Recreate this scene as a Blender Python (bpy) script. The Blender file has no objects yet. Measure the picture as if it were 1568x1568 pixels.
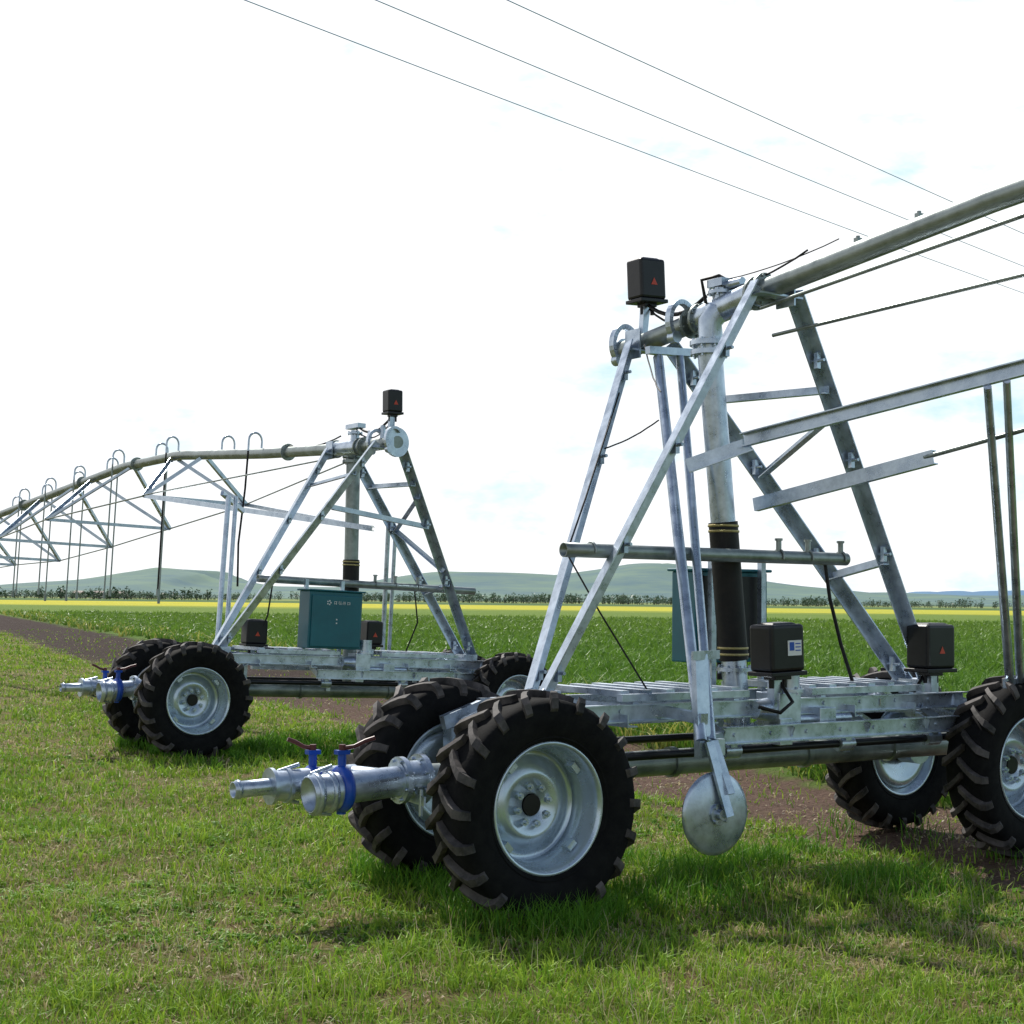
import bpy, math, random
import numpy as np
from mathutils import Vector, Matrix, Euler
random.seed(7); rng=np.random.default_rng(11)
R=math.radians
sc=bpy.context.scene
sc.view_settings.view_transform='Standard'; sc.view_settings.look='None'; sc.view_settings.exposure=0

# ---------------------------------------------------------------- materials
def newmat(name):
    m=bpy.data.materials.new(name); m.use_nodes=True
    nt=m.node_tree; return m,nt,nt.nodes['Principled BSDF']
def N(nt,t,**k):
    n=nt.nodes.new(t)
    for a,b in k.items(): setattr(n,a,b)
    return n
def simple(name,c1,c2,metal=0.0,rough=0.5,scale=12,bump=0.0,r2=None,detail=6,spec=None):
    m,nt,b=newmat(name)
    tc=N(nt,'ShaderNodeTexCoord'); no=N(nt,'ShaderNodeTexNoise')
    no.inputs['Scale'].default_value=scale; no.inputs['Detail'].default_value=detail; no.inputs['Roughness'].default_value=.65
    nt.links.new(tc.outputs['Object'],no.inputs['Vector'])
    cr=N(nt,'ShaderNodeValToRGB'); cr.color_ramp.elements[0].position=.35; cr.color_ramp.elements[1].position=.65
    cr.color_ramp.elements[0].color=(*c1,1); cr.color_ramp.elements[1].color=(*c2,1)
    nt.links.new(no.outputs['Fac'],cr.inputs['Fac']); nt.links.new(cr.outputs['Color'],b.inputs['Base Color'])
    b.inputs['Metallic'].default_value=metal
    if spec is not None: b.inputs['Specular IOR Level'].default_value=spec
    if r2 is None: b.inputs['Roughness'].default_value=rough
    else:
        mr=N(nt,'ShaderNodeMapRange'); mr.inputs['From Min'].default_value=.3; mr.inputs['From Max'].default_value=.7
        mr.inputs['To Min'].default_value=rough; mr.inputs['To Max'].default_value=r2
        nt.links.new(no.outputs['Fac'],mr.inputs['Value']); nt.links.new(mr.outputs['Result'],b.inputs['Roughness'])
    if bump:
        n2=N(nt,'ShaderNodeTexNoise'); n2.inputs['Scale'].default_value=scale*4; nt.links.new(tc.outputs['Object'],n2.inputs['Vector'])
        bp=N(nt,'ShaderNodeBump'); bp.inputs['Strength'].default_value=bump; bp.inputs['Distance'].default_value=.01
        nt.links.new(n2.outputs['Fac'],bp.inputs['Height']); nt.links.new(bp.outputs['Normal'],b.inputs['Normal'])
    return m
GALV=simple('galvanised_steel',(.34,.40,.48),(.60,.68,.78),.75,.22,9,.05,.40)
PIPE=simple('weathered_galvanised_pipe',(.17,.20,.19),(.34,.38,.37),.65,.28,5,.05,.48)
RUB=simple('tyre_rubber',(.005,.005,.006),(.011,.011,.011),0,.8,14,.15,spec=.12)
LUG=simple('tyre_tread_dusty_sunlit',(.008,.008,.008),(.115,.10,.096),0,.7,6,.25,spec=.35)  # dust, its tone raised so the lugs' sunlit look sits in the colour
RIM=simple('rim_grey_paint',(.42,.50,.56),(.58,.67,.76),.62,.20,4,.03,.32)
BLK=simple('black_plastic',(.006,.006,.008),(.012,.012,.014),0,.32,8,spec=.35)
HOSE=simple('black_rubber_hose',(.006,.006,.007),(.013,.011,.010),0,.55,20,.1,spec=.3)
TEAL=simple('teal_enamel',(.003,.10,.135),(.005,.13,.17),0,.35,3)
BLUE=simple('blue_valve_paint',(.005,.05,.36),(.01,.08,.46),0,.3,10)
DRED=simple('dark_red_handle',(.07,.012,.012),(.12,.02,.02),0,.4,10)
RED=simple('warning_red',(.5,.04,.02),(.55,.06,.02),0,.5,10)
WHT=simple('label_white',(.7,.72,.74),(.78,.78,.78),0,.5,10)
YEL=simple('brass_clamp',(.35,.28,.10),(.5,.42,.2),.6,.4,10)
CABLE=simple('power_cable',(.22,.42,.62),(.26,.46,.68),.2,.5,3)
CONC=simple('pole_concrete',(.3,.29,.27),(.38,.37,.34),0,.8,5)

# ---------------------------------------------------------------- mesh builder
def basis(d,hint=None):
    d=d.normalized()
    h=Vector(hint) if hint is not None else (Vector((0,0,1)) if abs(d.z)<.9 else Vector((1,0,0)))
    a=(h-d*h.dot(d))
    if a.length<1e-5: a=d.orthogonal()
    a.normalize(); return d,a,d.cross(a).normalized()
class Part:
    def __init__(s,name,mat,parent=None,bevel=0):
        s.n=name;s.m=mat;s.p=parent;s.v=[];s.f=[];s.s=[];s.bev=bevel
    def add(s,vs,fs,smooth=False):
        o=len(s.v); s.v+= [tuple(v) for v in vs]; s.f+=[tuple(i+o for i in f) for f in fs]; s.s+=[smooth]*len(fs)
    def tube(s,p,q,r,n=18,r2=None,caps=True):
        p=Vector(p);q=Vector(q);r2=r if r2 is None else r2
        d,a,b=basis(q-p); vs=[];fs=[]
        for c,rr in ((p,r),(q,r2)):
            for i in range(n):
                t=2*math.pi*i/n; vs.append(c+(a*math.cos(t)+b*math.sin(t))*rr)
        fs=[(i,(i+1)%n,n+(i+1)%n,n+i) for i in range(n)]
        s.add(vs,fs,True)
        if caps:
            s.add(vs[:n],[tuple(reversed(range(n)))]); s.add(vs[n:],[tuple(range(n))])
    def open_tube(s,p,q,r,th=.01,n=24):
        p=Vector(p);q=Vector(q); d=(q-p).normalized()
        L=(q-p).length
        s.lathe([(r-th,L),(r-th,0),(r,0),(r,L)],p,d,n)
        s.tube(p+d*(L*.9),p+d*(L*.92),r-th+.001,n)
    def poly(s,pts,r,n=8,caps=True):
        pts=[Vector(p) for p in pts]; vs=[];fs=[]
        d0=(pts[1]-pts[0]).normalized(); a=basis(d0)[1]
        for k,p in enumerate(pts):
            if k==0:d=pts[1]-pts[0]
            elif k==len(pts)-1:d=pts[-1]-pts[-2]
            else:d=(pts[k+1]-pts[k]).normalized()+(pts[k]-pts[k-1]).normalized()
            d.normalize(); a=(a-d*a.dot(d)).normalized(); b=d.cross(a)
            for i in range(n):
                t=2*math.pi*i/n; vs.append(p+(a*math.cos(t)+b*math.sin(t))*r)
        for k in range(len(pts)-1):
            for i in range(n):
                fs.append((k*n+i,k*n+(i+1)%n,(k+1)*n+(i+1)%n,(k+1)*n+i))
        s.add(vs,fs,True)
        if caps: s.add(vs[:n],[tuple(reversed(range(n)))]); s.add(vs[-n:],[tuple(range(n))])
    def prof(s,p,q,prof,hint=None):
        p=Vector(p);q=Vector(q); d,a,b=basis(q-p,hint); n=len(prof)
        vs=[p+a*x+b*y for x,y in prof]+[q+a*x+b*y for x,y in prof]
        s.add(vs,[(i,(i+1)%n,n+(i+1)%n,n+i) for i in range(n)]+[tuple(reversed(range(n))),tuple(range(n,2*n))])
    def angle(s,p,q,w=.07,t=.008,hint=None,flip=1):
        h=w/2
        pr=[(-h,-h),(h,-h),(h,-h+t),(-h+t,-h+t),(-h+t,h),(-h,h)]
        s.prof(p,q,[(x,y*flip) for x,y in pr],hint)
    def channel(s,p,q,w=.1,h=.05,t=.007,hint=None,flip=1):
        pr=[(-w/2,0),(w/2,0),(w/2,h),(w/2-t,h),(w/2-t,t),(-w/2+t,t),(-w/2+t,h),(-w/2,h)]
        s.prof(p,q,[(x,y*flip) for x,y in pr],hint)
    def bar(s,p,q,w,h,hint=None):
        s.prof(p,q,[(-w/2,-h/2),(w/2,-h/2),(w/2,h/2),(-w/2,h/2)],hint)
    def box(s,c,sz,rot=None,taper=1.0):
        c=Vector(c); M=rot if rot is not None else Matrix.Identity(3)
        vs=[]
        for z in (-1,1):
            k=taper if z>0 else 1
            for x,y in ((-1,-1),(1,-1),(1,1),(-1,1)):
                vs.append(c+M@Vector((x*sz[0]/2*k,y*sz[1]/2*k,z*sz[2]/2)))
        s.add(vs,[(3,2,1,0),(4,5,6,7),(0,1,5,4),(1,2,6,5),(2,3,7,6),(3,0,4,7)])
    def lathe(s,prof,c,ax,n=48,smooth=True):
        c=Vector(c); d,a,b=basis(Vector(ax)); vs=[];m=len(prof)
        for i in range(n):
            t=2*math.pi*i/n; e=a*math.cos(t)+b*math.sin(t)
            for r,z in prof: vs.append(c+d*z+e*r)
        fs=[]
        for i in range(n):
            j=(i+1)%n
            for k in range(m-1): fs.append((i*m+k,j*m+k,j*m+k+1,i*m+k+1))
        s.add(vs,fs,smooth)
    def flange(s,c,ax,r,th,nb=8,n=28):
        c=Vector(c);d,a,b=basis(Vector(ax)); s.tube(c-d*th/2,c+d*th/2,r,n)
        for i in range(nb):
            t=2*math.pi*(i+.5)/nb; e=c+(a*math.cos(t)+b*math.sin(t))*r*.86
            s.tube(e-d*(th/2+.014),e+d*(th/2+.014),.009,6)
    def bolts(s,pts,ax,r=.012,h=.012):
        d=Vector(ax).normalized()
        for p in pts: s.tube(Vector(p)-d*h,Vector(p)+d*h,r,6)
    def done(s):
        me=bpy.data.meshes.new(s.n); me.from_pydata(s.v,[],s.f); me.materials.append(s.m)
        me.polygons.foreach_set('use_smooth',s.s); me.update()
        o=bpy.data.objects.new(s.n,me); sc.collection.objects.link(o)
        if s.p: o.parent=s.p
        if s.bev:
            b=o.modifiers.new('b','BEVEL'); b.width=s.bev; b.segments=3; b.limit_method='ANGLE'
        return o

# ---------------------------------------------------------------- wheel
RT=.585
def wheel(cart,k,c,o):
    """c centre, o=-1/+1 outward direction along local Y"""
    c=Vector(c); ax=Vector((0,o,0))
    T=Part(f'wheel_{k}_tire',RUB,cart)
    half=[(.318,.100),(.335,.120),(.37,.142),(.42,.156),(.48,.158),(.525,.148),(.545,.128),(.552,.07),(.555,0)]
    pr=half+[(r,-a) for r,a in reversed(half[:-1])]
    T.lathe(pr,c,ax,72)
    for s_ in(-1,1): T.lathe([(.352,s_*.130),(.356,s_*.139),(.364,s_*.142),(.366,s_*.136)],c,ax,72)
    T.done()
    L=Part(f'wheel_{k}_tread_lugs',LUG,cart)
    nl=20; d,a,b=basis(ax)
    off=random.random()
    for side in (1,-1):
        for i in range(nl):
            t0=2*math.pi*(i+off+(0.5 if side<0 else 0))/nl
            path=[(-.012,0,.551,.590),(.04,.07,.550,.592),(.09,.125,.547,.591),(.128,.16,.538,.586),(.156,.175,.518,.558),(.168,.185,.488,.508)]
            vs=[];m=len(path)
            for (av,dt,rb,rt) in path:
                hw=.050 if av<.1 else .062
                for r_,w_ in ((rb-.006,hw),(rt,hw*.72),(rt,-hw*.72),(rb-.006,-hw)):
                    t=t0+dt*1.15+w_*.85
                    aa=side*av if r_==rt or av<.13 else side*(av-.02)
                    vs.append(c+d*aa+(a*math.cos(t)+b*math.sin(t))*r_)
            fs=[]
            for j in range(m-1):
                for q in range(3): fs.append((j*4+q,j*4+q+1,(j+1)*4+q+1,(j+1)*4+q))
            fs+=[(3,2,1,0),((m-1)*4,(m-1)*4+1,(m-1)*4+2,(m-1)*4+3)]
            L.add(vs,fs)
    L.done()
    Rm=Part(f'wheel_{k}_rim',RIM,cart)
    Rm.lathe([(.318,.098),(.336,.112),(.340,.122),(.334,.130),(.322,.126),(.312,.108),(.303,.085),(.299,.035),(.287,.018),(.283,-.075),(.298,-.088),(.303,-.096),(.312,-.108),(.322,-.124),(.334,-.128),(.340,-.122),(.318,-.098)],c,ax,64)
    Rm.lathe([(.285,-.070),(.272,-.088),(.245,-.080),(.21,-.052),(.175,-.034),(.150,-.030),(.14,-.038),(.06,-.040),(.056,-.05),(.056,-.09),(.16,-.06),(.22,-.10),(.262,-.104),(.284,-.082)],c,ax,64)
    for i in range(8):
        t=2*math.pi*(i+.3)/8; e=c+(a*math.cos(t)+b*math.sin(t))*.098
        Rm.tube(e-d*.05,e-d*.016,.020,6); Rm.tube(e-d*.016,e+d*.002,.009,8)
    for i in range(4):
        t=2*math.pi*(i+.15)/4+.5; e=(a*math.cos(t)+b*math.sin(t)); tt=(d.cross(e))
        Rm.bar(c+e*.278+d*.0,c+e*.278+d*.065,.030,.055,hint=e)
    Rm.done()
    H=Part(f'wheel_{k}_hub',BLK,cart)
    H.tube(c-d*.12,c-d*.036,.054,24); H.tube(c-d*.26,c-d*.10,.085,24,r2=.10)
    H.done()

def control_box(cart,name,c,sz,tilt=0,label=None,face=-1):
    M=Matrix.Rotation(R(tilt),3,'Y')@Matrix.Rotation(R(0),3,'X'); c=Vector(c)
    P=Part(name,BLK,cart,bevel=.022)
    P.box(c,(sz[0],sz[1],sz[2]),M)
    P.box(c+M@Vector((0,0,sz[2]*.47)),(sz[0]*.86,sz[1]*.9,sz[2]*.14),M,.8)
    P.done()
    Q=Part(name+'_base',BLK,cart,bevel=.006)
    Q.box(c-M@Vector((0,0,sz[2]*.5+.012)),(sz[0]*1.08,sz[1]*1.05,.026),M)
    Q.box(c-M@Vector((0,0,sz[2]*.5+.035)),(sz[0]*.5,sz[1]*.5,.03),M)
    for s_ in(-1,1): Q.tube(c-M@Vector((sz[0]*.2*s_,0,sz[2]*.5+.04)),c-M@Vector((sz[0]*.2*s_,0,sz[2]*.5+.10)),.016,10)
    Q.done()
    y=face*(sz[1]/2+.003)
    if label=='tri':
        T=Part(name+'_warning_triangle',RED,cart)
        s_=.028; o=M@Vector((.0,y,-sz[2]*.08))+c
        vs=[o+M@Vector((-s_,0,-s_*.8)),o+M@Vector((s_,0,-s_*.8)),o+M@Vector((0,0,s_))]
        T.add(vs,[(0,1,2)]); T.done()
    if label=='white':
        T=Part(name+'_label',WHT,cart); T.box(c+M@Vector((.045,y,.0)),(.11,.004,.09),M); T.done()
        T=Part(name+'_label_print',BLUE,cart); T.box(c+M@Vector((.02,y+face*.003,.01)),(.035,.004,.05),M)
        for q in range(3): T.box(c+M@Vector((.07,y+face*.003,.025-q*.02)),(.04,.004,.006),M)
        T.done()

# ---------------------------------------------------------------- cart
LIFT=.06
def build_cart(O,rot,near):
    cart=bpy.data.objects.new('irrigation_machine',None); sc.collection.objects.link(cart)
    cart.location=(O[0],O[1],O[2]+LIFT); cart.rotation_euler=rot
    VF,VR=-.76,.50
    WP=((-1.955,VF),(-1.76,VR),(1.9,VF),(2.10,VR)) if near else ((-1.98,VF),(-1.88,.52),(1.9,VF),(1.9,.52))
    for k,(u,v) in enumerate(WP,1):
        wheel(cart,k,(u,v,RT-LIFT-.01),-1 if v<0 else 1)
    # ---- water pipe
    W=Part('inlet_pipe',PIPE,cart)
    vc=-.10
    W.tube((-2.3,vc,.6),(2.1,vc,.6),.078,24)
    for u in (-1.35,-.5,.6,1.4): W.tube((u-.02,vc,.6),(u+.02,vc,.6),.092,24)
    W.done()
    V=Part('inlet_couplings',GALV,cart)
    V.flange((-2.26,vc,.6),(1,0,0),.135,.03); V.flange((-2.38,vc,.6),(1,0,0),.125,.03)
    V.tube((-2.40,vc,.6),(-2.22,vc,.6),.10,24)
    e_=.0 if near else .18   # far machine's coupling stub is shorter
    V.tube((-2.78+e_,vc,.575),(-2.3,vc,.6),.082,24)
    V.tube((-2.5,vc,.6),(-2.57,.10,.6),.07,20); V.tube((-2.82+e_,.10,.595),(-2.55,.10,.6),.075,24)
    V.open_tube((-2.92+e_,vc,.555),(-2.74+e_,vc,.57),.096,.010)
    V.lathe([(.096,0),(.110,.004),(.110,.03),(.096,.034)],(-2.90+e_,vc,.557),(1,0,0),28)
    V.lathe([(.096,0),(.108,.004),(.108,.03),(.096,.034)],(-2.82+e_,vc,.563),(1,0,0),28)
    V.tube((-3.05+e_,.10,.585),(-2.78+e_,.10,.59),.080,24)
    V.flange((-3.04+e_,.10,.585),(1,0,0),.096,.02,0); V.flange((-2.95+e_,.10,.585),(1,0,0),.092,.02,0)
    V.open_tube((-3.25+e_,.10,.578),(-3.03+e_,.10,.585),.043,.006)
    V.lathe([(.043,0),(.05,.004),(.05,.02),(.043,.024)],(-3.235+e_,.10,.579),(1,0,0),24)
    for s_ in (-1,1):
        V.tube((-3.00+e_,.10,.59+s_*.07),(-2.88+e_,.10,.59+s_*.10),.011,8)
        V.tube((-2.90+e_,vc+.02,.56+s_*.10),(-2.78+e_,vc+.02,.57+s_*.125),.010,8)
    V.bar((-2.32,vc-.16,.5),(-2.32,.10,.52),.05,.012); V.tube((-2.32,vc-.12,.42),(-2.32,vc-.12,.56),.012,8)
    V.done()
    Bv=Part('butterfly_valves',BLUE,cart)
    vals=((-2.73+e_,vc,.110),(-2.80+e_,.10,.096))
    for (u,v,r) in vals:
        Bv.lathe([(r*.8,-.028),(r,-.028),(r+.012,-.012),(r+.012,.012),(r,.028),(r*.8,.028)],(u,v,.575),(1,0,0),28)
        Bv.tube((u,v,.575+r-.01),(u,v,.575+r+.075),.022,14); Bv.box((u,v,.575+r+.08),(.07,.05,.022))
        Bv.tube((u,v,.575-r-.02),(u,v,.575-r+.01),.025,12)
    Bv.done()
    Hn=Part('valve_handles',DRED,cart)
    for (u,v,r),du,dv in ((vals[0],.17,-.02),(vals[1],-.13,.02)):
        z=.575+r+.10
        Hn.poly([(u,v,z),(u+du*.35,v+dv,z+.008),(u+du*.7,v+dv*1.5,z+.035),(u+du,v+dv*2,z+.05)],.012,8)
        Hn.tube((u,v,z-.01),(u,v,z+.02),.018,10)
    Hn.done()
    # ---- chassis
    F=Part('chassis_frame',GALV,cart)
    for v in (-.46,.30):
        s_=1 if v<0 else -1
        F.channel((-1.62,v,.94),(1.72,v,.94),.10,.05,hint=(0,0,1),flip=s_)
        F.bolts([(u,v-.004,.95) for u in np.arange(-1.5,1.7,.32)],(0,1,0))
    F.channel((-.55,-.60,.80),(1.95,-.60,.80),.10,.05,hint=(0,0,1))
    F.bolts([(u,-.604,.80) for u in np.arange(-.45,1.9,.29)],(0,1,0))
    F.bar((-.95,.2,.84),(1.9,.2,.84),.06,.05)
    for u in (-1.60,-1.15,-.55,.0,.65,1.2,1.72): F.angle((u,-.54,.90),(u,.38,.90),.07,.008,hint=(0,0,1))
    for u in (-.55,0,.65,1.2,1.72): F.bar((u,-.625,.80),(u,-.44,.88),.06,.01)
    for i_,u in ((0,-1.9),(1,1.9)):
        F.bar((WP[i_*2][0],-.58,.80),(WP[i_*2+1][0],.34,.80),.12,.09)
        for v,uw in ((-.56,WP[i_*2][0]),(.30,WP[i_*2+1][0])):
            F.box((uw,v,.66),(.17,.09,.34)); F.tube((uw,v-.07,.54),(uw,v+.07,.54),.12,24)
        s_=1 if u<0 else -1
        F.bar((u,-.42,.86),(u+s_*.28,-.46,.94),.08,.04); F.bar((u,.26,.86),(u+s_*.28,.30,.94),.08,.04)
        F.angle((u+s_*.1,-.32,.86),(u+s_*.48,-.1,1.04),.05); F.angle((u+s_*.1,.2,.86),(u+s_*.48,.05,1.04),.05)
        uf=(u+s_*.47) if u<0 else (1.80 if near else 1.70)
        F.box((uf,-.02,1.00),(.18,.20,.10)); F.bar((uf,-.02,.80),(uf,-.02,.98),.10,.10)
        F.angle((u+s_*.55,0,.98),(u+s_*1.0,-.46,.94),.05); F.angle((u+s_*.55,0,.98),(u+s_*1.0,.30,.94),.05)
        F.angle((u+s_*.2,-.46,.70),(u+s_*.6,-.46,.90),.05)
        F.angle((u+s_*.2,.30,.70),(u+s_*.6,.30,.90),.05)
    for u in (-1.2,-.2,.9):
        F.bar((u,vc-.1,.6),(u,vc-.1,.92),.05,.012,hint=(1,0,0)); F.bar((u,vc+.1,.6),(u,vc+.1,.92),.05,.012,hint=(1,0,0))
    F.done()
    # slatted walkway: two ladder-like sections resting on the rails
    Wk=Part('slatted_walkway',GALV,cart)
    for ua,ub_ in ((-1.18,-.22),(.30,1.30)):
        zz=1.045
        Wk.bar((ua,-.46,zz-.02),(ub_,-.46,zz-.02),.04,.05); Wk.bar((ua,.32,zz-.02),(ub_,.32,zz-.02),.04,.05)
        nn=6
        for j in range(nn):
            uu=ua+.06+(ub_-ua-.12)*j/(nn-1); Wk.bar((uu,-.43,zz),(uu,.29,zz),.035,.06)
        for uu in (ua+.1,ub_-.1):
            for v in(-.46,.32): Wk.bar((uu,v,.985),(uu,v,zz-.045),.04,.04,hint=(1,0,0))
    Wk.done()
    G=Part('drive_gearmotor',GALV,cart,bevel=.006)
    G.box((.02,-.48,.93),(.18,.20,.20)); G.tube((.08,-.50,1.02),(.08,-.50,1.18),.07,20); G.flange((.08,-.50,1.04),(0,0,1),.095,.02,6)
    G.tube((-.2,-.50,.93),(.0,-.50,.93),.055,20,r2=.08); G.box((.36,-.49,.86),(.14,.14,.14)); G.tube((.1,-.50,.86),(.6,-.50,.86),.03,12)
    G.box((-.02,-.54,.80),(.10,.10,.16))
    G.done()
    D=Part('drive_shaft',BLK,cart)
    D.tube((-1.8,-.51,.70),(1.85,-.51,.70),.024,12); D.tube((-1.8,.28,.70),(1.85,.28,.70),.024,12); D.done()
    ds=Part('drive_couplings',GALV,cart)
    for u in (-1.45,-.4,.55,1.35):
        ds.tube((u-.06,-.51,.70),(u+.06,-.51,.70),.046,16); ds.box((u,-.51,.75),(.05,.08,.06))
    ds.done()
    # ---- riser
    top= 3.26 if near else 3.30
    ub,ut=(.17,-.07) if near else (.18,.10)
    def rp(w): return (ub+(ut-ub)*(w-1.0)/(top-1.0),.06,w)
    Rz=Part('riser_pipe',GALV if near else PIPE,cart)
    Rz.tube((ub,.02,.6),rp(1.26),.08,24); Rz.flange((ub,.03,.78),(0,0,1),.13,.03); Rz.flange(rp(1.14),(0,0,1),.12,.025)
    Rz.tube(rp(2.02),rp(top),.080,24); Rz.flange(rp(top-.10),(0,0,1),.125,.03); Rz.flange(rp(top-.04),(0,0,1),.125,.03)
    Rz.done()
    Hs=Part('riser_rubber_hose',HOSE,cart); Hs.tube(rp(1.20),rp(2.08),.094,28); Hs.done()
    Cl=Part('hose_clamps',YEL,cart)
    for w in (1.235,1.275,2.02,2.055): Cl.lathe([(.094,-.008),(.100,-.007),(.100,.007),(.094,.008)],rp(w),(0,0,1),28)
    Cl.done()
    # ---- legs
    tv0,tv1=(.80,-.46) if near else (.28,-.92)
    def ph(v):
        if near: xs=[-24,-14,-8,-5,-2.2,-.35,0,.5,1.0]; ys=[3.55,3.98,3.98,3.90,3.70,3.50,3.44,3.37,3.31]
        else: xs=[-1.2,0,2.35,5.3,7.6,10.4,14.6,20,26]; ys=[3.32,3.34,3.46,3.66,3.65,3.47,3.20,3.0,2.9]
        return float(np.interp(v,xs,ys))
    Lg=Part('tower_legs',GALV,cart)
    fl=(-1.40,0,1.03) if near else (-1.47,0,.98); fr=(1.80,0,1.02) if near else (1.72,0,1.0)
    tops={}
    for key,f,du,v,fo,fl_ in (('a',fl,-.10,tv0,.07,1),('b',fl,-.12,tv1,-.07,1),('c',fr,.14,tv0-.1,.07,-1),('d',fr,.17,tv1,-.07,-1)):
        p=(f[0]+(-.03 if key=='c' else .04 if key=='d' else 0),fo,f[2]); q=(du,v,ph(v)-.02+(.02 if key=='b' else 0)); tops[key]=(Vector(p),Vector(q))
        Lg.angle(p,q,.085,.009,hint=(0,-1,.3) if v<.1 else (0,-1,.2),flip=fl_)
    def on(key,w):
        p,q=tops[key]; t=(w-p.z)/(q.z-p.z); return p+(q-p)*t
    Lg.done()
    Br=Part('tower_braces',GALV,cart)
    Br.angle(on('c',2.95),on('d',2.93),.055,.007); Br.angle(on('c',2.45),on('d',2.80),.055,.007)
    Br.angle(on('c',1.76),on('d',1.86),.06,.007)
    if not near:
        Br.angle(on('c',2.5),on('d',2.0),.05,.007); Br.angle(on('a',2.9),on('b',2.98),.04,.006)
    Br.angle(on('b',2.6)+Vector((.05,0,0)),on('d',2.48),.06,.007) if not near else None
    Br.box((0,tv0,ph(tv0)-.06),(.30,.10,.012)); Br.box((.02,tv1,ph(tv1)-.06),(.36,.10,.012))
    Br.box((-.1,tv0,ph(tv0)-.02),(.012,.16,.2)); Br.box((.1,tv1,ph(tv1)-.02),(.012,.16,.2))
    for kk in 'abcd':
        for w_ in (1.15,1.9,2.5,3.1):
            p_=on(kk,w_); Br.box(p_,(.03,.03,.10)); 
            Br.tube(p_-Vector((0,.06,0)),p_+Vector((0,.06,0)),.011,6)
    Br.done()
    Hb=Part('horizontal_tube',PIPE,cart)
    u0,u1,hw_=(-1.34,.97,1.86) if near else (-1.08,1.70,1.80)
    Hb.open_tube((u0,-.13,hw_),(u0+.25,-.13,hw_),.042,.006); Hb.tube((u0+.2,-.13,hw_),(u1,-.13,hw_),.042,20)
    for u in (u0+.2,.36,.62,.92):
        Hb.poly([(u,-.13+.05*math.cos(t),hw_+.05*math.sin(t)) for t in np.linspace(-.3,math.pi+.3,10)],.007,6)
        if u>0: Hb.tube((u,-.13,hw_),(u,-.13,hw_+.11),.018,10); Hb.tube((u,-.13,hw_+.105),(u,-.13,hw_+.12),.026,10)
    Hb.done()
    Mp=Part('span_pipe',PIPE,cart)
    vs_=list(np.linspace(1.02,-.3,6))+list(np.linspace(-.5,-24,60)) if near else list(np.linspace(-1.15,-.3,4))+list(np.linspace(0,26,70))
    Mp.poly([(0,v,ph(v)) for v in vs_],.066,22)
    for v in ((.30,.22,-.30,-.38,-4.9) if near else (-.4,-.3,.3,1.6,7,9.6,13,16)):
        Mp.flange((0,v,ph(v)),(0,1,.05),.105,.02,8)
    if near:
        for v in (-1.15,-1.6): Mp.box((0,v,ph(v)+.072),(.04,.03,.03)); Mp.tube((0,v,ph(v)+.06),(0,v,ph(v)+.10),.012,10)
    Mp.done()
    Jn=Part('pipe_joint',GALV,cart)
    if near:
        Jn.tube((0,.24,ph(.24)),(0,-.30,ph(-.3)),.083,24)
        Jn.tube((0,.02,ph(0)),(0,.02,ph(0)+.14),.05,20); Jn.flange((0,.02,ph(0)+.11),(0,0,1),.085,.02,6)
        Jn.poly([(-.05,.06,ph(0)-.22),(-.06,.06,ph(0)-.08),(-.02,.02,ph(0))],.08,20)
        Jn.tube((0,-.05,ph(0)+.15),(0,-.18,ph(0)+.15),.03,12); Jn.box((0,.02,ph(0)+.17),(.12,.14,.05))
        Jn.tube((0,1.02,ph(1.0)),(0,1.05,ph(1.0)),.085,20)
    else:
        Jn.lathe([(0,-.02),(.16,-.02),(.16,.02),(0,.02)],(0,-1.12,3.32),(.2,-1,0),28,False)
        Jn.tube((0,-.35,3.33),(0,.35,3.36),.085,20); Jn.tube((.10,.06,3.28),(0,-.1,3.34),.08,20)
        Jn.tube((0,-.15,3.34),(0,-.15,3.53),.05,16); Jn.flange((0,-.15,3.50),(0,0,1),.085,.02,6); Jn.box((0,-.15,3.58),(.10,.3,.05))
        Jn.tube((0,-.5,3.36),(0,-.5,3.50),.025,10);Jn.tube((0,-.8,3.36),(0,-.8,3.53),.03,10)
    Jn.done()
    Hk=Part('tow_hooks',GALV,cart)
    for v,sgn in (((.96,1),(.36,1)) if near else ((-1.15,1),(-.75,1))):
        cc=Vector((-.05,v,ph(v)+.02))
        pts=[cc+Vector((-.10*math.cos(t)*1.0,0,.13*math.sin(t))) for t in np.linspace(-1.0,2.35,16)]
        for a_,b_ in zip(pts[:-1],pts[1:]):
            e=(b_-a_)*.08; Hk.bar(a_-e,b_+e,.05,.03,hint=(0,1,0))
        Hk.tube(pts[0]-Vector((0,.03,0)),pts[0]+Vector((0,.03,0)),.04,14)
    Hk.done()
    mv=.86 if near else -.95
    mu_=.06 if near else .02
    Ms=Part('box_mast',GALV,cart)
    zt=ph(mv)
    Ms.angle((mu_*.5,mv,zt),(mu_-.01,mv,zt+.31),.045,.006); Ms.tube((.05,mv,zt),(mu_+.03,mv,zt+.3),.010,8); Ms.done()
    control_box(cart,'collector_box',(mu_,mv,zt+.46),(.22,.17,.28) if near else (.18,.15,.24),-3,'tri')
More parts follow.
